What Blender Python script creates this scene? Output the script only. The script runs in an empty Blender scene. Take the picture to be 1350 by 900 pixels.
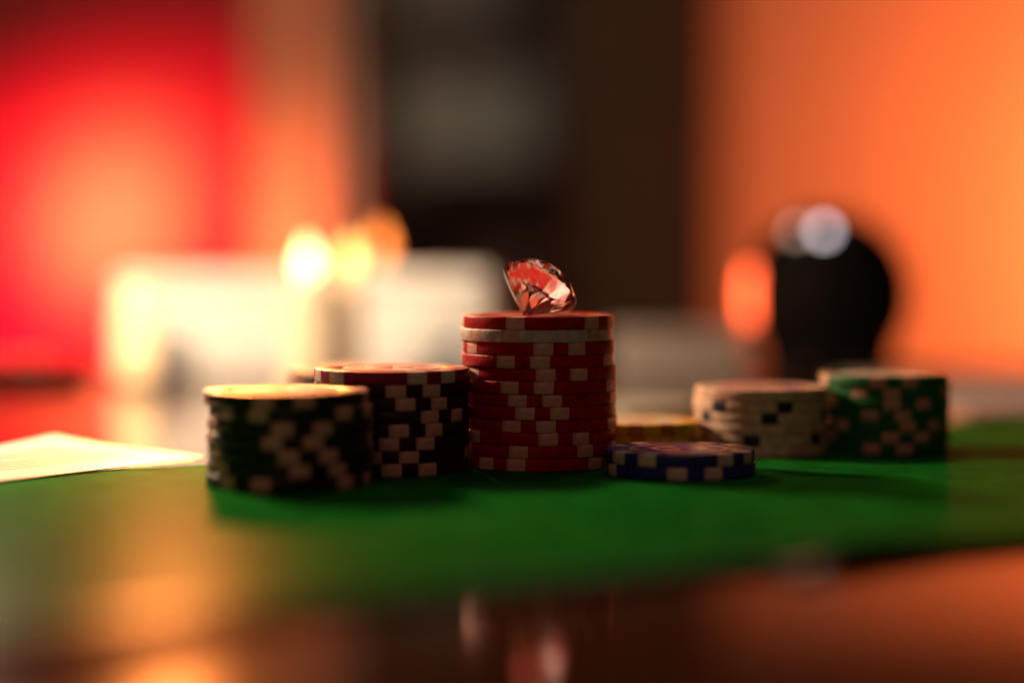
import bpy, bmesh, math, random
from mathutils import Vector, Matrix
R = math.radians
random.seed(7)
sc = bpy.context.scene
COL = sc.collection

# ------------------------------------------------------------------ camera
cam_d = bpy.data.cameras.new("camera")
cam = bpy.data.objects.new("camera", cam_d)
COL.objects.link(cam)
sc.camera = cam
cam.location = (0, 0, 0.063)
cam.rotation_euler = (R(90 - 2.634), 0, 0)
cam_d.sensor_width = 36
cam_d.lens = 80
cam_d.clip_start = 0.02
cam_d.clip_end = 50
cam_d.dof.use_dof = True
cam_d.dof.focus_distance = 0.612
cam_d.dof.aperture_fstop = 2.4
cam_d.dof.aperture_blades = 0

# ------------------------------------------------------------------ world + lamps
w = bpy.data.worlds.new("World")
sc.world = w
w.use_nodes = True
bg = w.node_tree.nodes["Background"]
bg.inputs["Color"].default_value = (1.0, 0.31, 0.19, 1)
bg.inputs["Strength"].default_value = 0.028

def aim(o, target):
    o.rotation_euler = (Vector(target) - o.location).to_track_quat('-Z', 'Y').to_euler()

def lamp(name, kind, loc, power, color, radius, target=None, size=60, blend=1.0):
    d = bpy.data.lights.new(name, kind)
    d.energy = power
    d.color = color
    d.shadow_soft_size = radius
    if kind == 'SPOT':
        d.spot_size = R(size)
        d.spot_blend = blend
    o = bpy.data.objects.new(name, d)
    COL.objects.link(o)
    o.location = loc
    if target:
        aim(o, target)
    return o

lamp("table_lamp_light", 'POINT', (-0.205, 0.78, 0.165), 6.8, (1.0, 0.66, 0.42), 0.018)
lamp("streak_light", 'SPOT', (-0.240, 1.60, 0.375), 40.0, (1.0, 0.27, 0.055), 0.018, (-0.06, 0.5, 0.0), 75, 0.6)  # added spot, placed to lay an orange streak on the mat
lamp("box_fill", 'SPOT', (-0.10, 0.84, 0.34), 3.1, (1.0, 0.94, 0.82), 0.02, (-0.085, 1.03, 0.02), 46, 0.8)  # added fill that brightens only the white boxes
lamp("red_wall_light", 'SPOT', (-0.80, 1.75, -0.10), 95, (1.0, 0.001, 0.06), 0.05, (-0.44, 2.5, 0.0), 42, 1.0)
lamp("red_wall_glow", 'SPOT', (-0.64, 1.70, -0.35), 92, (0.9, 1.25, 0.33), 0.05, (-0.435, 2.5, 0.08), 13, 1.0)
lamp("orange_wall_light", 'SPOT', (0.93, 2.22, 0.08), 44, (1.0, 0.155, 0.032), 0.06, (0.75, 2.5, 0.08), 155, 1.0)
lamp("pillar_fill", 'SPOT', (-0.30, 1.16, -0.14), 24, (1.0, 0.36, 0.17), 0.03, (-0.143, 1.4, 0.05), 26, 1.0)  # added spot standing in for candlelight on the pillar
lamp("shelf_fill", 'SPOT', (0.0, 1.3, 1.1), 16, (1.0, 0.95, 0.78), 0.05, (-0.045, 2.5, 0.17), 12, 1.0)  # added spot to lift the grey boxes on the shelves
fl_d = bpy.data.lights.new("front_fill", 'AREA')  # added warm fill behind the camera for the chip fronts
fl_d.energy, fl_d.color, fl_d.size = 0.42, (1.0, 0.55, 0.44), 0.4
fl_o = bpy.data.objects.new("front_fill", fl_d)
COL.objects.link(fl_o)
fl_o.location = (-0.12, -0.20, 0.50)
aim(fl_o, (0.0, 0.60, 0.02))
ov = bpy.data.lights.new("chip_top_fill", 'AREA')  # added soft fill from above for the chip tops
ov.energy, ov.color, ov.size = 0.42, (1.0, 0.66, 0.52), 0.25
ovo = bpy.data.objects.new("chip_top_fill", ov)
COL.objects.link(ovo)
ovo.location = (0.16, 1.02, 0.60)
aim(ovo, (0.04, 0.63, 0.0))

# ------------------------------------------------------------------ exposure / render
vs = sc.view_settings
vs.view_transform = 'Standard'
vs.look = 'None'
vs.exposure = 0
vs.gamma = 1
cy = sc.cycles
cy.use_denoising = True
cy.use_adaptive_sampling = False
cy.sample_clamp_indirect = 6
cy.blur_glossy = 0.3
cy.max_bounces = 14
cy.transmission_bounces = 12

# ------------------------------------------------------------------ materials
def mat(name, base, rough=0.5, spec=0.5, metal=0, noise=0.0, nscale=50, bump=0.0, bscale=200,
        coat=0.0, coat_rough=0.05, sheen=0.0, base2=None):
    m = bpy.data.materials.new(name)
    m.use_nodes = True
    nt = m.node_tree
    b = nt.nodes["Principled BSDF"]
    b.inputs["Base Color"].default_value = (*base, 1)
    b.inputs["Roughness"].default_value = rough
    b.inputs["Specular IOR Level"].default_value = spec
    b.inputs["Metallic"].default_value = metal
    b.inputs["Coat Weight"].default_value = coat
    b.inputs["Coat Roughness"].default_value = coat_rough
    b.inputs["Sheen Weight"].default_value = sheen
    tc = nt.nodes.new("ShaderNodeTexCoord")
    if noise or base2:
        n = nt.nodes.new("ShaderNodeTexNoise")
        n.inputs["Scale"].default_value = nscale
        n.inputs["Detail"].default_value = 5
        nt.links.new(tc.outputs["Object"], n.inputs["Vector"])
        mx = nt.nodes.new("ShaderNodeMix")
        mx.data_type = 'RGBA'
        c2 = base2 or tuple(c * (1 - noise) for c in base)
        mx.inputs["A"].default_value = (*base, 1)
        mx.inputs["B"].default_value = (*c2, 1)
        mr = nt.nodes.new("ShaderNodeMapRange")
        mr.inputs["From Min"].default_value = 0.35
        mr.inputs["From Max"].default_value = 0.65
        nt.links.new(n.outputs["Fac"], mr.inputs["Value"])
        nt.links.new(mr.outputs["Result"], mx.inputs["Factor"])
        nt.links.new(mx.outputs["Result"], b.inputs["Base Color"])
    if bump:
        n2 = nt.nodes.new("ShaderNodeTexNoise")
        n2.inputs["Scale"].default_value = bscale
        n2.inputs["Detail"].default_value = 4
        nt.links.new(tc.outputs["Object"], n2.inputs["Vector"])
        bp = nt.nodes.new("ShaderNodeBump")
        bp.inputs["Strength"].default_value = bump
        bp.inputs["Distance"].default_value = 0.0004
        nt.links.new(n2.outputs["Fac"], bp.inputs["Height"])
        nt.links.new(bp.outputs["Normal"], b.inputs["Normal"])
    return m

def emit(name, color, strength):
    m = bpy.data.materials.new(name)
    m.use_nodes = True
    b = m.node_tree.nodes["Principled BSDF"]
    b.inputs["Base Color"].default_value = (*color, 1)
    b.inputs["Emission Color"].default_value = (*color, 1)
    b.inputs["Emission Strength"].default_value = strength
    return m

def clay(name, c, **k):
    k.setdefault('rough', 0.42)
    k.setdefault('spec', 0.28)
    return mat(name, c, noise=0.34, nscale=420, bump=0.4, bscale=1100, **k)

M = {
    'red': clay('red_clay', (0.44, 0.002, 0.005), spec=0.14),
    'black': clay('black_clay', (0.014, 0.010, 0.007), rough=0.32, spec=0.4),
    'maroon': clay('maroon_clay', (0.035, 0.003, 0.005)),
    'magenta': clay('magenta_clay', (0.32, 0.004, 0.06)),
    'white': clay('white_clay', (0.64, 0.54, 0.48)),
    'ivory': clay('ivory_clay', (0.74, 0.54, 0.38)),
    'green': clay('green_clay', (0.012, 0.16, 0.035)),
    'yellow': clay('yellow_clay', (0.95, 0.60, 0.04)),
    'blue': clay('blue_clay', (0.03, 0.034, 0.26)),
    'pale': clay('pale_clay', (0.50, 0.58, 0.48)),
    'cream_spot': clay('cream_spot', (0.74, 0.40, 0.32)),
    'white_spot': clay('white_spot', (0.75, 0.62, 0.48)),
    'pink_spot': clay('pink_spot', (0.62, 0.38, 0.27)),
    'orange_spot': clay('orange_spot', (0.60, 0.20, 0.03)),
    'navy_spot': clay('navy_spot', (0.012, 0.016, 0.05)),
}

def wood_mat():
    m = bpy.data.materials.new('varnished_wood')
    m.use_nodes = True
    nt = m.node_tree
    b = nt.nodes["Principled BSDF"]
    tc = nt.nodes.new("ShaderNodeTexCoord")
    mp = nt.nodes.new("ShaderNodeMapping")
    mp.inputs["Scale"].default_value = (3, 40, 40)
    n = nt.nodes.new("ShaderNodeTexNoise")
    n.inputs["Scale"].default_value = 4
    n.inputs["Detail"].default_value = 8
    n.inputs["Distortion"].default_value = 0.6
    cr = nt.nodes.new("ShaderNodeValToRGB")
    cr.color_ramp.elements[0].position = 0.35
    cr.color_ramp.elements[0].color = (0.028, 0.008, 0.002, 1)
    cr.color_ramp.elements[1].position = 0.68
    cr.color_ramp.elements[1].color = (0.07, 0.021, 0.005, 1)
    nt.links.new(tc.outputs["Object"], mp.inputs["Vector"])
    nt.links.new(mp.outputs["Vector"], n.inputs["Vector"])
    nt.links.new(n.outputs["Fac"], cr.inputs["Fac"])
    nt.links.new(cr.outputs["Color"], b.inputs["Base Color"])
    b.inputs["Roughness"].default_value = 0.09
    b.inputs["Specular IOR Level"].default_value = 0.3
    n2 = nt.nodes.new("ShaderNodeTexNoise")
    n2.inputs["Scale"].default_value = 60
    nt.links.new(tc.outputs["Object"], n2.inputs["Vector"])
    bp = nt.nodes.new("ShaderNodeBump")
    bp.inputs["Strength"].default_value = 0.08
    bp.inputs["Distance"].default_value = 0.0006
    nt.links.new(n2.outputs["Fac"], bp.inputs["Height"])
    nt.links.new(bp.outputs["Normal"], b.inputs["Normal"])
    return m

M['wood'] = wood_mat()
M['felt'] = mat('green_mat_cloth', (0.010, 0.175, 0.016), rough=0.9, spec=0.0, noise=0.35, nscale=90,
                bump=0.6, bscale=2600)
def add_gloss(m, fac, rough):
    nt = m.node_tree
    out = nt.nodes["Material Output"]
    g = nt.nodes.new("ShaderNodeBsdfGlossy")
    g.inputs["Roughness"].default_value = rough
    mx = nt.nodes.new("ShaderNodeMixShader")
    mx.inputs[0].default_value = fac
    nt.links.new(nt.nodes["Principled BSDF"].outputs[0], mx.inputs[1])
    nt.links.new(g.outputs[0], mx.inputs[2])
    nt.links.new(mx.outputs[0], out.inputs["Surface"])
add_gloss(M['felt'], 0.033, 0.22)
M['piping_glint'] = mat('added_glossy_piping', (0.010, 0.03, 0.012), rough=0.22, spec=0.5, bump=0.2, bscale=1500)
M['card'] = mat('card_stock', (0.78, 0.74, 0.66), rough=0.35, spec=0.5, noise=0.05, nscale=120)
M['box_white'] = mat('white_card', (0.72, 0.74, 0.68), rough=0.6, noise=0.10, nscale=25)
M['paper'] = mat('white_paper', (0.68, 0.62, 0.56), rough=0.6, noise=0.08, nscale=30)
M['plaster_red'] = mat('red_painted_plaster', (0.74, 0.14, 0.15), rough=0.8, noise=0.10, nscale=6, bump=0.3, bscale=60)
M['plaster'] = mat('plaster', (0.72, 0.62, 0.54), rough=0.8, noise=0.08, nscale=6, bump=0.3, bscale=60)
M['dark_wood'] = mat('dark_cabinet_wood', (0.055, 0.058, 0.036), rough=0.5, noise=0.35, nscale=18, bump=0.3, bscale=90)
M['darker_wood'] = mat('shelf_back_wood', (0.05, 0.035, 0.024), rough=0.6, noise=0.3, nscale=18)
M['grey_box'] = mat('grey_card', (0.42, 0.42, 0.36), rough=0.7, noise=0.2, nscale=14)
M['metal'] = mat('brushed_metal', (0.5, 0.45, 0.4), rough=0.35, metal=1, noise=0.1, nscale=80)
M['black_gloss'] = mat('black_plastic', (0.008, 0.007, 0.006), rough=0.22, spec=0.5, noise=0.2, nscale=60)
M['black_mesh'] = mat('black_grille', (0.006, 0.005, 0.005), rough=0.6, spec=0.03, bump=0.6, bscale=700)
M['wax'] = mat('candle_wax', (0.80, 0.70, 0.48), rough=0.5, noise=0.05, nscale=60)
M['wick'] = mat('charred_wick', (0.02, 0.015, 0.01), rough=0.9)
M['flame_pale'] = emit('pale_flame', (1.0, 0.80, 0.36), 6.5)
M['flame_yellow'] = emit('yellow_flame', (1.0, 0.60, 0.17), 3.6)
M['flame_orange'] = emit('orange_flame', (1.0, 0.26, 0.045), 4.5)
M['glint_white'] = emit('white_glint', (0.80, 0.70, 0.76), 4.5)  # emissive colours for the highlights on the black ball
M['glint_dim'] = emit('dim_glint', (0.80, 0.58, 0.46), 1.6)
M['glint_orange'] = emit('orange_glint', (1.0, 0.12, 0.035), 6.5)

def glass_mat():
    m = bpy.data.materials.new('pink_crystal')
    m.use_nodes = True
    nt = m.node_tree
    b = nt.nodes["Principled BSDF"]
    b.inputs["Base Color"].default_value = (1.0, 0.80, 0.84, 1)
    b.inputs["Roughness"].default_value = 0.0
    b.inputs["IOR"].default_value = 1.9
    b.inputs["Transmission Weight"].default_value = 1.0
    return m
M['gem'] = glass_mat()

def inlay_mat(name, field, ring, accents):
    """flat print of a chip's centre label: field, a ring and coloured wedges"""
    m = bpy.data.materials.new(name)
    m.use_nodes = True
    nt = m.node_tree
    L = nt.links
    b = nt.nodes["Principled BSDF"]
    b.inputs["Roughness"].default_value = 0.3
    tc = nt.nodes.new("ShaderNodeTexCoord")
    sep = nt.nodes.new("ShaderNodeSeparateXYZ")
    L.new(tc.outputs["Object"], sep.inputs[0])
    def mth(op, a, bb=None):
        n = nt.nodes.new("ShaderNodeMath")
        n.operation = op
        for i, v in enumerate((a, bb)):
            if v is None:
                continue
            if isinstance(v, (int, float)):
                n.inputs[i].default_value = v
            else:
                L.new(v, n.inputs[i])
        return n.outputs[0]
    x, y = sep.outputs[0], sep.outputs[1]
    r = mth('SQRT', mth('ADD', mth('MULTIPLY', x, x), mth('MULTIPLY', y, y)))
    ang = mth('ARCTAN2', y, x)
    wedge = mth('GREATER_THAN', mth('SINE', mth('MULTIPLY', ang, 5.0)), 0.0)
    wedge2 = mth('GREATER_THAN', mth('SINE', mth('MULTIPLY', ang, 3.0)), 0.3)
    inring = mth('MULTIPLY', mth('GREATER_THAN', r, 0.0075), mth('LESS_THAN', r, 0.0118))
    core = mth('LESS_THAN', r, 0.006)
    def mixc(f, A, B):
        n = nt.nodes.new("ShaderNodeMix")
        n.data_type = 'RGBA'
        L.new(f, n.inputs["Factor"])
        for k, v in (("A", A), ("B", B)):
            if isinstance(v, tuple):
                n.inputs[k].default_value = (*v, 1)
            else:
                L.new(v, n.inputs[k])
        return n.outputs["Result"]
    rc = mixc(wedge, ring, accents[0])
    c = mixc(inring, field, rc)
    c = mixc(core, c, mixc(wedge2, accents[1], field))
    L.new(c, b.inputs["Base Color"])
    return m
PALE = (0.74, 0.70, 0.62)
INLAY = {
    'red': inlay_mat('red_inlay', (0.5, 0.02, 0.02), (0.6, 0.4, 0.3), ((0.45, 0.01, 0.01), (0.5, 0.3, 0.2))),
    'black': inlay_mat('black_inlay', PALE, (0.35, 0.25, 0.2), ((0.6, 0.5, 0.42), (0.2, 0.1, 0.1))),
    'magenta': inlay_mat('magenta_inlay', PALE, (0.5, 0.2, 0.25), ((0.7, 0.6, 0.55), (0.3, 0.05, 0.1))),
    'ivory': inlay_mat('ivory_inlay', (0.6, 0.3, 0.24), (0.10, 0.10, 0.35), ((0.65, 0.3, 0.25), (0.2, 0.4, 0.25))),
    'green': inlay_mat('green_inlay', PALE, (0.4, 0.5, 0.4), ((0.65, 0.62, 0.55), (0.1, 0.3, 0.15))),
    'yellow': inlay_mat('yellow_inlay', PALE, (0.6, 0.5, 0.2), ((0.7, 0.66, 0.55), (0.5, 0.3, 0.05))),
    'blue': inlay_mat('blue_inlay', (0.62, 0.52, 0.50), (0.10, 0.05, 0.62), ((0.42, 0.03, 0.14), (0.20, 0.06, 0.55))),
    'pale': inlay_mat('pale_inlay', (0.5, 0.55, 0.5), (0.4, 0.5, 0.45), ((0.6, 0.6, 0.55), (0.3, 0.4, 0.35))),
}

# ------------------------------------------------------------------ mesh helpers
def mesh_from(name, verts, faces, smooth=False):
    me = bpy.data.meshes.new(name)
    me.from_pydata([tuple(v) for v in verts], [], faces)
    me.update()
    bm = bmesh.new()
    bm.from_mesh(me)
    bmesh.ops.recalc_face_normals(bm, faces=bm.faces)
    bm.to_mesh(me)
    bm.free()
    if smooth:
        me.shade_smooth()
    return me

def smooth_by_angle(me, deg=35):
    me.shade_smooth()
    me.set_sharp_from_angle(angle=R(deg))

def obj(name, me, material, parent=None, loc=(0, 0, 0), rotz=0):
    if material and not me.materials:
        me.materials.append(material)
    o = bpy.data.objects.new(name, me)
    COL.objects.link(o)
    o.location = loc
    o.rotation_euler = (0, 0, rotz)
    if parent:
        o.parent = parent
    return o

def thing(name, label, cat, loc=(0, 0, 0), rotz=0, group=None):
    o = bpy.data.objects.new(name, None)
    COL.objects.link(o)
    o.empty_display_size = 0.01
    o.location = loc
    o.rotation_euler = (0, 0, rotz)
    o['label'] = label
    o['category'] = cat
    if group:
        o['group'] = group
    return o

def tag(o, label, cat, group=None):
    o['label'] = label
    o['category'] = cat
    if group:
        o['group'] = group
    return o

def lathe(name, prof, seg=48, deg=35):
    """prof: list of (r, z) from bottom axis to top axis"""
    verts, faces, rows = [], [], []
    for r, z in prof:
        if r < 1e-7:
            rows.append([len(verts)])
            verts.append((0, 0, z))
        else:
            s = len(verts)
            for i in range(seg):
                a = 2 * math.pi * i / seg
                verts.append((r * math.cos(a), r * math.sin(a), z))
            rows.append(list(range(s, s + seg)))
    for A, B in zip(rows, rows[1:]):
        for i in range(seg):
            j = (i + 1) % seg
            if len(A) == 1 and len(B) == 1:
                continue
            if len(A) == 1:
                faces.append((A[0], B[i], B[j]))
            elif len(B) == 1:
                faces.append((A[i], A[j], B[0]))
            else:
                faces.append((A[i], A[j], B[j], B[i]))
    me = mesh_from(name, verts, faces)
    smooth_by_angle(me, deg)
    return me

def box_mesh(name, x0, x1, y0, y1, z0, z1, bev=0.0, seg=2):
    bm = bmesh.new()
    bmesh.ops.create_cube(bm, size=1)
    for v in bm.verts:
        v.co = Vector((x0 if v.co.x < 0 else x1, y0 if v.co.y < 0 else y1, z0 if v.co.z < 0 else z1))
    if bev:
        bmesh.ops.bevel(bm, geom=list(bm.edges), offset=bev, segments=seg, affect='EDGES')
    me = bpy.data.meshes.new(name)
    bm.to_mesh(me)
    bm.free()
    if bev:
        smooth_by_angle(me, 40)
    return me

# ------------------------------------------------------------------ setting: table, walls
table = thing('wooden_table', 'dark brown varnished wooden table under the green mat', 'table', (0, 0, -0.0022))
obj('tabletop', box_mesh('tabletop', -0.9, 0.9, 0.12, 1.085, -0.03, 0, 0.004, 3), M['wood'], table)
obj('edge_trim', box_mesh('edge_trim', -0.9, 0.9, 1.0865, 1.105, -0.03, 0.003, 0.002, 2), M['black_gloss'], table)

def struct(name, me, m):
    o = obj(name, me, m)
    o['kind'] = 'structure'
    return o
struct('wall_left', box_mesh('wall_left', -2.2, -0.172, 2.5, 2.6, -0.8, 1.6), M['plaster_red'])
struct('wall_right', box_mesh('wall_right', 0.223, 2.4, 2.5, 2.6, -0.8, 0.37), M['plaster'])  # top cut low so its reflection in the table front darkens
struct('wall_back', box_mesh('wall_back', -0.171, 0.222, 2.66, 2.72, -0.8, 1.6), M['darker_wood'])

# pillar between the red wall and the shelves
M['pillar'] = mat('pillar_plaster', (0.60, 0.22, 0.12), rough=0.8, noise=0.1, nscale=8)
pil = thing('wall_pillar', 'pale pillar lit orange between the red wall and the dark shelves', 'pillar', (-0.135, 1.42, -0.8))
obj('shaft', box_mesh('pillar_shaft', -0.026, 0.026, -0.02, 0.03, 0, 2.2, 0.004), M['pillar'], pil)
obj('trim_strip', box_mesh('pillar_trim', 0.031, 0.036, -0.012, 0.0, 0, 2.2, 0.001), M['grey_box'], pil)

# shelf cabinet
cab = thing('shelf_cabinet', 'tall dark brown cabinet with open shelves and a plain door', 'cabinet', (0.016, 2.45, -0.8))
obj('side_panel', box_mesh('cab_side', -0.186, -0.168, -0.06, 0.2, 0, 2.0, 0.002), M['dark_wood'], cab)
obj('divider', box_mesh('cab_div', 0.022, 0.04, -0.055, 0.2, 0, 2.0, 0.002), M['dark_wood'], cab)
obj('back_panel', box_mesh('cab_back', -0.167, 0.203, 0.185, 0.199, 0, 2.0), M['darker_wood'], cab)
for z in (0.50, 0.68, 0.915, 1.075, 1.26, 1.45):
    obj('shelf', box_mesh('cab_shelf', -0.1675, 0.0215, -0.05, 0.184, z, z + 0.022, 0.002), M['dark_wood'], cab)
dr = obj('door', box_mesh('cab_door', 0.0415, 0.204, -0.062, -0.042, 0.02, 1.98, 0.003), M['dark_wood'], cab)
obj('handle', box_mesh('cab_handle', 0.05, 0.056, -0.075, -0.0625, 0.40, 0.52, 0.002), M['metal'], dr)
for x0, x1, z0, h, lab in (
        (-0.140, 0.012, 0.938, 0.125, 'grey storage box in the middle bay of the dark shelves'),
        (-0.150, -0.02, 1.098, 0.12, 'grey storage box in the top visible bay of the dark shelves'),
        (-0.06, 0.016, 0.703, 0.150, 'dark grey storage box in the lowest visible shelf bay')):
    t = thing('storage_box', lab, 'storage box', (0.016 + (x0 + x1) / 2, 2.45, z0 - 0.8), 0, 'boxes on the dark shelves')
    hw = (x1 - x0) / 2
    obj('box_body', box_mesh('sb', -hw, hw, 0, 0.14, 0, h * 0.78, 0.003), M['grey_box'], t)
    obj('lid', box_mesh('sbl', -hw - 0.002, hw + 0.002, -0.003, 0.143, h * 0.78 + 0.0005, h, 0.003), M['grey_box'], t)

# ------------------------------------------------------------------ green mat
def front_edge(x):
    pts = [(-0.6, 0.04), (-0.35, 0.19), (-0.0475, 0.383), (0.05, 0.4445), (0.086, 0.4665), (0.094, 0.470), (0.107, 0.4745), (0.3, 0.59), (0.6, 0.78)]
    for (xa, ya), (xb, yb) in zip(pts, pts[1:]):
        if x <= xb:
            return ya + (yb - ya) * (x - xa) / (xb - xa)
    return pts[-1][1]
def back_edge(x):
    return 0.684 + 0.64 * x
def mat_mesh():
    nx, ny = 150, 26
    xs = [-0.33 + 0.68 * i / nx for i in range(nx + 1)]
    prof = [(0.0, -0.0021), (0.0, -0.0008), (0.0006, -0.0002), (0.0016, 0.0)]
    verts, faces = [], []
    cols = []
    for x in xs:
        ya, yb = front_edge(x) + 0.0006 * math.sin(x * 90) , back_edge(x)
        lift = 0.0018 * math.exp(-((x - 0.070) / 0.020) ** 2)
        col = []
        for dy, z in prof:
            col.append((x, ya + dy, z + lift * math.exp(-dy / 0.02)))
        for j in range(1, ny):
            t = j / ny
            y = ya + (yb - ya) * t
            col.append((x, y, lift * math.exp(-(y - ya) / 0.02)))
        for dy, z in reversed(prof):
            col.append((x, yb - dy, z))
        cols.append([len(verts) + k for k in range(len(col))])
        verts += col
    for A, B in zip(cols, cols[1:]):
        for k in range(len(A) - 1):
            faces.append((A[k], B[k], B[k + 1], A[k + 1]))
        faces.append((A[-1], B[-1], B[0], A[0]))
    faces.append(tuple(cols[0])); faces.append(tuple(reversed(cols[-1])))
    me = mesh_from('green_mat', verts, faces)
    smooth_by_angle(me, 50)
    return me
gm = thing('gaming_mat', 'green cloth gaming mat under the poker chips', 'mat', (0, 0, 0))
obj('cloth', mat_mesh(), M['felt'], gm)
def tube(name, pts, rad, seg=10):
    V, F = [], []
    for i, p in enumerate(pts):
        d = (Vector(pts[min(i + 1, len(pts) - 1)]) - Vector(pts[max(i - 1, 0)])).normalized()
        n = Vector((0, 0, 1)); b_ = d.cross(n).normalized()
        for k in range(seg):
            a = 2 * math.pi * k / seg
            V.append(Vector(p) + (b_ * math.cos(a) + n * math.sin(a)) * rad)
    for i in range(len(pts) - 1):
        for k in range(seg):
            F.append((i * seg + k, i * seg + (k + 1) % seg, (i + 1) * seg + (k + 1) % seg, (i + 1) * seg + k))
    return mesh_from(name, V, F, True)
piping_pts = []
for i in range(171):
    x = -0.33 + 0.68 * i / 170
    lift = 0.0018 * math.exp(-((x - 0.070) / 0.020) ** 2)
    piping_pts.append((x, front_edge(x) - 0.0009, -0.0010 + lift + 0.00008 * math.sin(x * 400)))
obj('glint_piping', tube('mat_glint_piping', piping_pts, 0.0011), M['piping_glint'], gm)  # added glossy piping, put in to catch a lamp glint

# ------------------------------------------------------------------ chips
def chip_mesh(t, RC):
    b = 0.00032
    return lathe('chip_body', [(0, 0), (RC - b, 0), (RC - b * 0.35, b * 0.25), (RC, b), (RC, t - b), (RC - b * 0.35, t - b * 0.25),
                               (RC - b, t), (0.0147, t), (0.0145, t - 0.00012), (0, t - 0.00012)], 72, 50)
def spot_mesh(t, width_deg, RC, seg=6):
    """an edge spot: the insert that shows on the rim and on both faces of a chip"""
    b, p = 0.00032, 0.00002
    ri, ro = RC - 0.0047, RC + p
    prof = [(ri, t + p), (ro - b, t + p), (ro - b * 0.35, t - b * 0.25 + p), (ro, t - b), (ro, b), (ro - b * 0.35, b * 0.25 - p), (ro - b, -p), (ri, -p)]
    verts, faces, rows = [], [], []
    for i in range(seg + 1):
        a = R(width_deg) * (i / seg - 0.5) - math.pi / 2     # centred on -Y, the side facing the camera
        rows.append([len(verts) + k for k in range(len(prof))])
        verts += [(r * math.cos(a), r * math.sin(a), z) for r, z in prof]
    n = len(prof)
    for A, B in zip(rows, rows[1:]):
        for k in range(n):
            faces.append((A[k], B[k], B[(k + 1) % n], A[(k + 1) % n]))
    faces.append(tuple(rows[0])); faces.append(tuple(reversed(rows[-1])))
    me = mesh_from('chip_spot', verts, faces)
    smooth_by_angle(me, 50)
    return me
INLAY_ME = lathe('chip_inlay', [(0, -0.00012), (0.0134, -0.00012), (0.0134, 0.00003), (0, 0.00003)], 48, 30)
_body, _spot, _inl = {}, {}, {}
ORD = ['topmost', 'second', 'third', 'fourth', 'fifth', 'sixth', 'seventh', 'eighth', 'ninth', 'tenth', 'eleventh', 'bottom']

def chip(x, y, z, t, body, spot, angles, width, label, group, inlay=None, RC=0.021):
    c = thing('poker_chip', label, 'poker chip', (x, y, z), 0, group)
    k = (t, body, RC)
    if k not in _body:
        me = chip_mesh(t, RC); me.materials.append(M[body]); _body[k] = me
    obj('chip_body', _body[k], None, c, rotz=random.uniform(0, 6))
    k = (t, spot, width, RC)
    if k not in _spot:
        me = spot_mesh(t, width, RC); me.materials.append(M[spot]); _spot[k] = me
    for a in angles:
        obj('edge_spot', _spot[k], None, c, rotz=R(a))
    if inlay:
        if inlay not in _inl:
            me = INLAY_ME.copy(); me.materials.append(INLAY[inlay]); _inl[inlay] = me
        obj('inlay', _inl[inlay], None, c, loc=(0, 0, t), rotz=random.uniform(0, 6))
    return c

def pairs(phi, sep=26):
    """four pairs of spots round the rim; phi is the middle of one pair, in degrees from the camera side"""
    out = []
    for k in range(4):
        out += [phi + 90 * k - sep / 2, phi + 90 * k + sep / 2]
    return out

GAP = 0.00006
def stack(x, y, t, rows, group, desc, z0=0.0, RC=0.021):
    """rows from the top down: (body, spot, angles, dx_mm, inlay)"""
    n = len(rows)
    for i, (body, spot, angles, dx, inlay) in enumerate(rows):
        z = z0 + (n - 1 - i) * (t + GAP) + 0.00003
        pos = 'topmost' if i == 0 else ('bottom' if i == n - 1 else ORD[i] + ' from the top')
        dy = random.uniform(-0.35, 0.35) * 0.001
        colour, what = desc(body, i)
        chip(x + dx * 0.001, y + dy, z, t, body, spot, angles, 14.5, f'{colour} poker chip, {pos} in {what}', group, inlay, RC)

# tall red stack
red_rows = [
    ('red', 'cream_spot', [-84, -18, 43, 71, 110, 160, 215, 250], -0.3, 'red'),
    ('white', 'pink_spot', [-52, -20, 48, 75, 120, 165, 210, 250], -0.9, None),
    ('red', 'cream_spot', pairs(16), -0.3, None),
    ('red', 'cream_spot', pairs(-12), -0.5, None),
    ('red', 'cream_spot', pairs(16), 0.3, None),
    ('red', 'cream_spot', pairs(-11), 0.2, None),
    ('red', 'cream_spot', pairs(-5), 0.25, None),
    ('red', 'cream_spot', pairs(1), 0.15, None),
    ('red', 'cream_spot', pairs(-10), 0.4, None),
    ('red', 'cream_spot', pairs(19), -0.1, None),
    ('red', 'cream_spot', [-17, 35, 75, 105, 160, 200, 255, 290], 0.2, None),
    ('red', 'cream_spot', pairs(-31), -0.1, None),
]
stack(0.0076, 0.629, 0.0034, red_rows, 'chips of the tall stack under the gem',
      lambda b, i: ('red' if b == 'red' else 'off-white', 'the tall red stack under the gem'))

black_ph = [(4, 'black'), (-32, None), (14, None), (8, None), (18, None), (26, None), (-28, None)]
stack(-0.0567, 0.5795, 0.0034,
      [('black', 'cream_spot', pairs(p, 28), dx, inl) for (p, inl), dx in zip(black_ph, (-0.9, 0.5, 0.1, -0.2, 0.2, -0.1, -0.3))],
      'chips of the front black stack', lambda b, i: ('black', 'the front left black stack'))

pur_ph = [(-55, 'magenta'), (19, None), (27, None), (45, None), (22, None), (14, None), (2, None), (16, None)]
stack(-0.0326, 0.615, 0.0034,
      [(('magenta' if i == 0 else 'maroon'), ('white_spot' if i == 0 else 'cream_spot'), pairs(p, 27), dx, inl)
       for i, ((p, inl), dx) in enumerate(zip(pur_ph, (0.1, 0.2, -0.2, 0.1, -0.1, 0.2, 0.0, 0.1)))],
      'chips of the dark maroon stack', lambda b, i: ('magenta' if b == 'magenta' else 'dark maroon', 'the stack left of the red one'))

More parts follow.
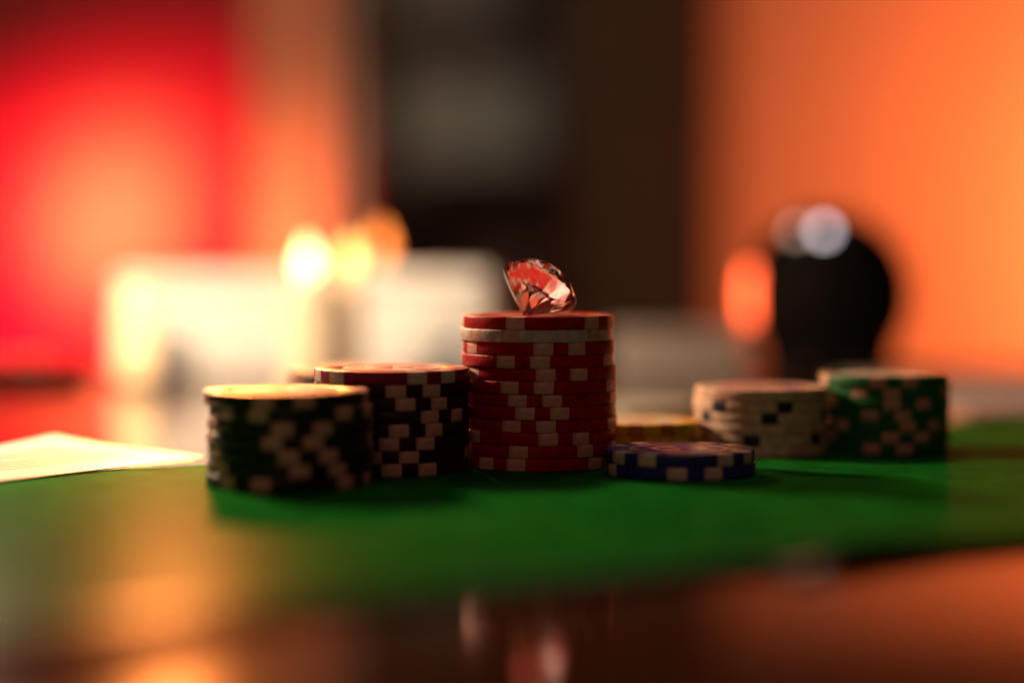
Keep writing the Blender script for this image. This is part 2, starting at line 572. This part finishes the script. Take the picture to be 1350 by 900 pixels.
ivory_rows = [
    ('ivory', 'pink_spot', [28, 55, -40, 120, 150, 210], 0.15, 'ivory'),
    ('ivory', 'navy_spot', [-43, 16, 106, 136, 200, 240], -0.3, None),
    ('ivory', 'navy_spot', [-62, 1, 64, 120, 160, 220], 0.2, None),
    ('ivory', 'pink_spot', [20, 45, -60, 120, 150, 210], 0.3, None),
    ('ivory', 'navy_spot', [-14, 49, 110, 160, 220, 270], 0.1, None),
    ('ivory', 'pink_spot', [30, 80, -70, 140, 190, 240], 0.0, None),
]
stack(0.0728, 0.665, 0.00315, ivory_rows, 'chips of the ivory stack',
      lambda b, i: ('ivory', 'the ivory stack with dark blue spots'), RC=0.0193)

gr_ph = [(0, 'green'), (-18, None), (12, None), (-8, None), (26, None), (10, None), (-6, None)]
stack(0.1108, 0.6755, 0.00315,
      [('green', 'cream_spot', pairs(p, 29), dx, inl) for (p, inl), dx in zip(gr_ph, (-0.4, 0.3, 0.1, 0.2, 0.0, 0.2, 0.1))],
      'chips of the green stack', lambda b, i: ('green', 'the green stack at the far right'), RC=0.0190)

stack(0.0367, 0.6565, 0.0033,
      [('yellow', 'orange_spot', pairs(10, 30), -0.3, 'yellow'), ('yellow', 'orange_spot', pairs(-20, 30), 0.4, None), ('yellow', 'orange_spot', pairs(25, 30), 0.1, None)],
      'yellow chips behind the blue pair', lambda b, i: ('yellow', 'the low yellow pile'), RC=0.0178)
stack(0.0446, 0.605, 0.0033,
      [('blue', 'white_spot', pairs(47, 28), 0.0, 'blue'), ('blue', 'white_spot', pairs(7, 28), 0.4, None)],
      'blue chips in front', lambda b, i: ('dark blue', 'the low blue pair in front'), RC=0.0200)
stack(0.0430, 0.795, 0.0034,
      [('pale', 'white_spot', pairs(20), 0.0, 'pale'), ('pale', 'white_spot', pairs(-25), 0.3, None)],
      'pale chips behind the yellow pair', lambda b, i: ('pale grey-green', 'the pale pair behind the yellow'), z0=-0.0022)
stack(-0.0480, 0.705, 0.0034,
      [('black', 'cream_spot', pairs(20 * i), 0.2 * (-1) ** i, 'black' if i == 0 else None) for i in range(7)],
      'chips of the hidden dark stack', lambda b, i: ('black', 'the hidden rear black stack'), z0=-0.0022)

# ------------------------------------------------------------------ gem
def gem_mesh(G, N=10):
    r = G / 2
    hc, hg, hp = 0.195 * G, 0.022 * G, 0.435 * G
    st = 360 / N
    P = lambda rad, deg, z: (rad * math.cos(R(deg)), rad * math.sin(R(deg)), z)
    T = [P(r * 0.56, st * k, hg + hc) for k in range(N)]
    Mi = [P(r * 0.80, st * (k + 0.5), hg + hc * 0.58) for k in range(N)]
    Gu = [P(r, st / 2 * k, hg) for k in range(2 * N)]
    Gl = [P(r, st / 2 * k, 0) for k in range(2 * N)]
    Pu = [P(r * 0.66, st * (k + 0.5), -hp * 0.365) for k in range(N)]
    Pm = [P(r * 0.34, st * k, -hp * 0.69) for k in range(N)]
    V = T + Mi + Gu + Gl + Pu + Pm + [(0, 0, -hp)]
    t, m, u, l, q, p, c = 0, N, 2 * N, 4 * N, 6 * N, 7 * N, 8 * N
    F = [tuple(range(N))]
    for k in range(N):
        n = (k + 1) % N
        F.append((t + k, m + k, t + n))                                            # star
        F.append((t + n, m + k, u + 2 * n)); F.append((t + n, u + 2 * n, m + n))   # crown kite
        F.append((m + k, u + 2 * k, u + 2 * k + 1))
        F.append((m + k, u + 2 * k + 1, u + (2 * k + 2) % (2 * N)))
        F.append((q + k, l + 2 * k + 1, l + 2 * k))                                # lower girdle
        F.append((q + k, l + (2 * k + 2) % (2 * N), l + 2 * k + 1))
        F.append((q + k, l + 2 * n, p + n)); F.append((q + k, p + n, p + k)); F.append((q + k, p + k, l + 2 * k))
        F.append((p + k, p + n, c))
    for i in range(2 * N):
        j = (i + 1) % (2 * N)
        F.append((u + i, l + i, l + j, u + j))
    return mesh_from('gem', V, F)
G = 0.0225
gem = obj('crystal_gem', gem_mesh(G), M['gem'])
tag(gem, 'clear pink faceted crystal gem lying tilted on the tall red stack', 'gem')
gem.rotation_mode = 'XYZ'
rot = Matrix.Rotation(R(42), 4, 'Z') @ Matrix.Rotation(R(38.5), 4, 'Y') @ Matrix.Rotation(R(9), 4, 'Z')
vs_ = [rot @ v.co for v in gem.data.vertices]
zmin = min(v.z for v in vs_)
xmin = min(v.x for v in vs_); xmax = max(v.x for v in vs_)
top_z = 12 * 0.00346 + 0.00008
gem.rotation_euler = rot.to_euler()
gem.location = (0.0076 - (xmin + xmax) / 2, 0.622, top_z - zmin)

# ------------------------------------------------------------------ playing cards at the left
def card_print():
    m = mat('printed_card_face', (0.80, 0.76, 0.66), rough=0.28, spec=0.5)
    nt = m.node_tree
    L = nt.links
    b = nt.nodes["Principled BSDF"]
    tc = nt.nodes.new("ShaderNodeTexCoord")
    wv = nt.nodes.new("ShaderNodeTexWave")
    wv.wave_type = 'RINGS'
    wv.inputs["Scale"].default_value = 75
    wv.inputs["Distortion"].default_value = 5
    wv.inputs["Detail"].default_value = 2
    wv.inputs["Detail Scale"].default_value = 40
    L.new(tc.outputs["Object"], wv.inputs["Vector"])
    sep = nt.nodes.new("ShaderNodeSeparateXYZ")
    L.new(tc.outputs["Object"], sep.inputs[0])
    def mth(op, a, bb):
        n = nt.nodes.new("ShaderNodeMath"); n.operation = op
        for i, v in enumerate((a, bb)):
            if isinstance(v, (int, float)): n.inputs[i].default_value = v
            else: L.new(v, n.inputs[i])
        return n.outputs[0]
    ax = mth('ABSOLUTE', sep.outputs[0], 0); ay = mth('ABSOLUTE', sep.outputs[1], 0)
    inside = mth('MULTIPLY', mth('LESS_THAN', ax, 0.030), mth('LESS_THAN', ay, 0.0185))
    line = mth('MULTIPLY', inside, mth('LESS_THAN', wv.outputs["Fac"], 0.32))
    mx = nt.nodes.new("ShaderNodeMix"); mx.data_type = 'RGBA'
    mx.inputs["A"].default_value = (0.80, 0.76, 0.66, 1)
    mx.inputs["B"].default_value = (0.42, 0.16, 0.06, 1)
    L.new(line, mx.inputs["Factor"])
    L.new(mx.outputs["Result"], b.inputs["Base Color"])
    return m
M['card_face'] = card_print()
def card_mesh(bow, corner):
    nx, ny, Lx, Ly, th, rc = 40, 30, 0.088, 0.063, 0.0003, 0.0035
    def pt(u, v):
        x, y = (u - 0.5) * Lx, (v - 0.5) * Ly
        # round the corners
        cx, cyy = Lx / 2 - rc, Ly / 2 - rc
        if abs(x) > cx and abs(y) > cyy:
            dx, dy = abs(x) - cx, abs(y) - cyy
            d = math.hypot(dx, dy)
            mxx = max(dx, dy)
            if d > 0:
                s = mxx / d
                x = math.copysign(cx + dx * s, x); y = math.copysign(cyy + dy * s, y)
        z = bow * (1 - (2 * (v - 0.5)) ** 2) * 0.6
        d = max(0, (u * 0.9 + v * 1.1) - 1.35)
        z += corner * d * d
        return x, y, z
    V, F = [], []
    for s in (0, 1):
        for i in range(nx + 1):
            for j in range(ny + 1):
                x, y, z = pt(i / nx, j / ny)
                V.append((x, y, z + s * th))
    n1 = (nx + 1) * (ny + 1)
    I = lambda s, i, j: s * n1 + i * (ny + 1) + j
    for i in range(nx):
        for j in range(ny):
            F.append((I(1, i, j), I(1, i + 1, j), I(1, i + 1, j + 1), I(1, i, j + 1)))
            F.append((I(0, i, j), I(0, i, j + 1), I(0, i + 1, j + 1), I(0, i + 1, j)))
    for i in range(nx):
        F.append((I(0, i, 0), I(0, i + 1, 0), I(1, i + 1, 0), I(1, i, 0)))
        F.append((I(0, i, ny), I(1, i, ny), I(1, i + 1, ny), I(0, i + 1, ny)))
    for j in range(ny):
        F.append((I(0, 0, j), I(1, 0, j), I(1, 0, j + 1), I(0, 0, j + 1)))
        F.append((I(0, nx, j), I(0, nx, j + 1), I(1, nx, j + 1), I(1, nx, j)))
    me = mesh_from('card', V, F)
    smooth_by_angle(me, 50)
    return me
c1 = obj('playing_card', card_mesh(0.0014, 0.0075), M['card_face'], loc=(-0.1375, 0.6260, 0.0004), rotz=R(54))
tag(c1, 'white playing card with printed face, upper of two beside the black chips', 'playing card', 'playing cards')
c2 = obj('playing_card', card_mesh(0.0008, 0.0), M['card'], loc=(-0.1400, 0.6225, 0.00005), rotz=R(50))
tag(c2, 'white playing card tucked under the printed card', 'playing card', 'playing cards')

# small white paper scrap sticking out from under the mat edge
sm = mesh_from('scrap', [(-0.007, 0.001, -0.0017), (0.006, 0.006, -0.0012), (0.007, 0.0015, 0.0002), (0.001, -0.0022, -0.0006), (-0.002, -0.0015, -0.0012),
                         (-0.007, 0.001, -0.0019), (0.006, 0.006, -0.0014), (0.007, 0.0015, 0.0), (0.001, -0.0022, -0.0008), (-0.002, -0.0015, -0.0014)],
               [(0, 1, 2, 3, 4), (9, 8, 7, 6, 5), (0, 5, 6, 1), (1, 6, 7, 2), (2, 7, 8, 3), (3, 8, 9, 4), (4, 9, 5, 0)])
tag(obj('paper_scrap', sm, M['paper'], loc=(0.0560, 0.4335, 0.0012), rotz=R(20)), 'tiny white paper scrap at the front edge of the mat', 'paper scrap')

# ------------------------------------------------------------------ things at the back of the table
TZ = -0.0022
M['box_grey'] = mat('grey_white_card', (0.40, 0.37, 0.33), rough=0.6, noise=0.12, nscale=25)
def carton(x0, x1, y0, y1, h, label, rz=0, m='box_white'):
    cx, cyy = (x0 + x1) / 2, (y0 + y1) / 2
    t = thing('white_box', label, 'box', (cx, cyy, TZ + 0.0002), rz, 'white boxes at the back of the table')
    a, b = (x1 - x0) / 2, (y1 - y0) / 2
    obj('box_body', box_mesh('carton', -a, a, -b, b, 0, h * 0.8, 0.0035, 3), M[m], t)
    obj('lid', box_mesh('carton_lid', -a - 0.001, a + 0.001, -b - 0.001, b + 0.001, h * 0.8 + 0.0003, h, 0.0035, 3), M[m], t)
carton(-0.182, -0.0835, 1.03, 1.078, 0.048, 'bright white box behind the candles, left of the two', R(3))
carton(-0.0805, -0.009, 1.03, 1.078, 0.0485, 'bright white box directly left of the gem in the background', R(-4))
carton(0.046, 0.108, 1.03, 1.075, 0.022, 'low pale box between the red stack and the black speaker', R(2), 'box_grey')

def candle(x, y, h, rad, flame, label):
    t = thing('candle', label, 'candle', (x, y, TZ + 0.0002), 0, 'small lit candles')
    obj('wax', lathe('wax', [(0, 0), (rad, 0), (rad * 1.02, h * 0.5), (rad, h - 0.001), (rad - 0.001, h), (rad * 0.5, h - 0.0015), (0, h - 0.002)], 32), M['wax'], t)
    obj('wick', lathe('wick', [(0, h - 0.003), (0.0006, h - 0.003), (0.0005, h + 0.003), (0, h + 0.0035)], 8), M['wick'], t)
    fl = [(0, 0), (0.0024, 0.0015), (0.0040, 0.005), (0.0036, 0.008), (0.002, 0.012), (0.0006, 0.0155), (0, 0.0165)]
    obj('flame', lathe('flame', [(r, z + h + 0.0008) for r, z in fl], 20, 60), M[flame], t)
candle(-0.0858, 0.955, 0.0470, 0.010, 'flame_pale', 'cream candle with the brightest pale flame, leftmost')
candle(-0.0690, 0.9685, 0.0480, 0.0062, 'flame_yellow', 'cream candle with a yellow flame, in the middle')
candle(-0.0632, 1.083, 0.0535, 0.007, 'flame_orange', 'candle with the dim orange flame behind the white boxes')

# added glowing jar shape, put in for the light streak, by the boxes
M['jar_glow'] = emit('added_jar_glow', (1.0, 0.66, 0.32), 0.9)
jar = thing('added_glow_jar', 'added glowing amber jar shape at the left end of the white boxes', 'added jar', (-0.1625, 0.985, TZ + 0.0002))
obj('added_shell', lathe('added_jar_shell', [(0, 0.004), (0.0075, 0.004), (0.0085, 0.007), (0.0085, 0.040), (0.0070, 0.043), (0.0062, 0.043), (0, 0.041)], 32), M['jar_glow'], jar)
obj('foot', lathe('added_jar_foot', [(0, 0), (0.0092, 0), (0.0094, 0.0035), (0, 0.0038)], 32), M['metal'], jar)

# flat black remote lying at the far left edge of the table
rm = thing('remote_control', 'flat black remote lying at the far left end of the table', 'remote', (-0.275, 1.035, TZ + 0.0002), R(2))
obj('case', box_mesh('remote_case', -0.083, 0.083, -0.02, 0.02, 0, 0.0085, 0.003, 3), M['black_mesh'], rm)
for k in range(6):
    obj('button', box_mesh('remote_button', -0.06 + 0.022 * k, -0.050 + 0.022 * k, -0.006, 0.006, 0.0086, 0.0098, 0.0004), M['grey_box'], rm)

# sheet of white paper at the right behind the mat
sh = thing('paper_sheet', 'white paper sheet lying behind the green chips', 'paper', (0.30, 0.955, TZ + 0.0003), R(8))
obj('sheet', box_mesh('sheet', -0.148, 0.148, -0.1, 0.1, 0, 0.0012, 0.0004), M['paper'], sh)

# round black speaker
sp = thing('round_speaker', 'round black speaker with painted highlights against the orange wall', 'speaker', (0.1440, 1.035, TZ + 0.0015), R(0))
ZC, RB = 0.0315, 0.0380
prof = [(0, 0), (0.028, 0), (0.0290, 0.0015), (0.0285, 0.0035), (0.0300, 0.010)]
for k in range(0, 21):
    a = math.radians(-35 + 125 * k / 20)
    prof.append((RB * math.cos(a) if k < 20 else 0, ZC + 0.006 + RB * math.sin(a)))
obj('housing', lathe('speaker_body', prof, 48), M['black_mesh'], sp)
obj('base_ring', lathe('speaker_ring', [(0.0284, 0.0036), (0.0310, 0.0038), (0.0313, 0.0060), (0.0295, 0.0068), (0.0284, 0.0036)], 48), M['black_gloss'], sp)
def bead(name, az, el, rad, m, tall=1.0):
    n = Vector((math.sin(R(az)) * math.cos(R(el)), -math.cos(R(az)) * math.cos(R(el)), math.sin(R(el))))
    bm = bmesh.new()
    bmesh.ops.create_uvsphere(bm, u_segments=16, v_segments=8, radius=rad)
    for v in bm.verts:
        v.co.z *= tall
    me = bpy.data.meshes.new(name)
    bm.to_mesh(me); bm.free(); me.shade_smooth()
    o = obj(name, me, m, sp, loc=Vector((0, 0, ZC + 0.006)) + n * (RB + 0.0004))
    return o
bead('painted_glint', -13, 48, 0.0030, M['glint_white'])  # glowing beads imitate highlights on the glossy ball
bead('painted_glint', -42, 48, 0.0028, M['glint_dim'])
bead('painted_streak', -76, 0, 0.0032, M['glint_orange'], 4.2)
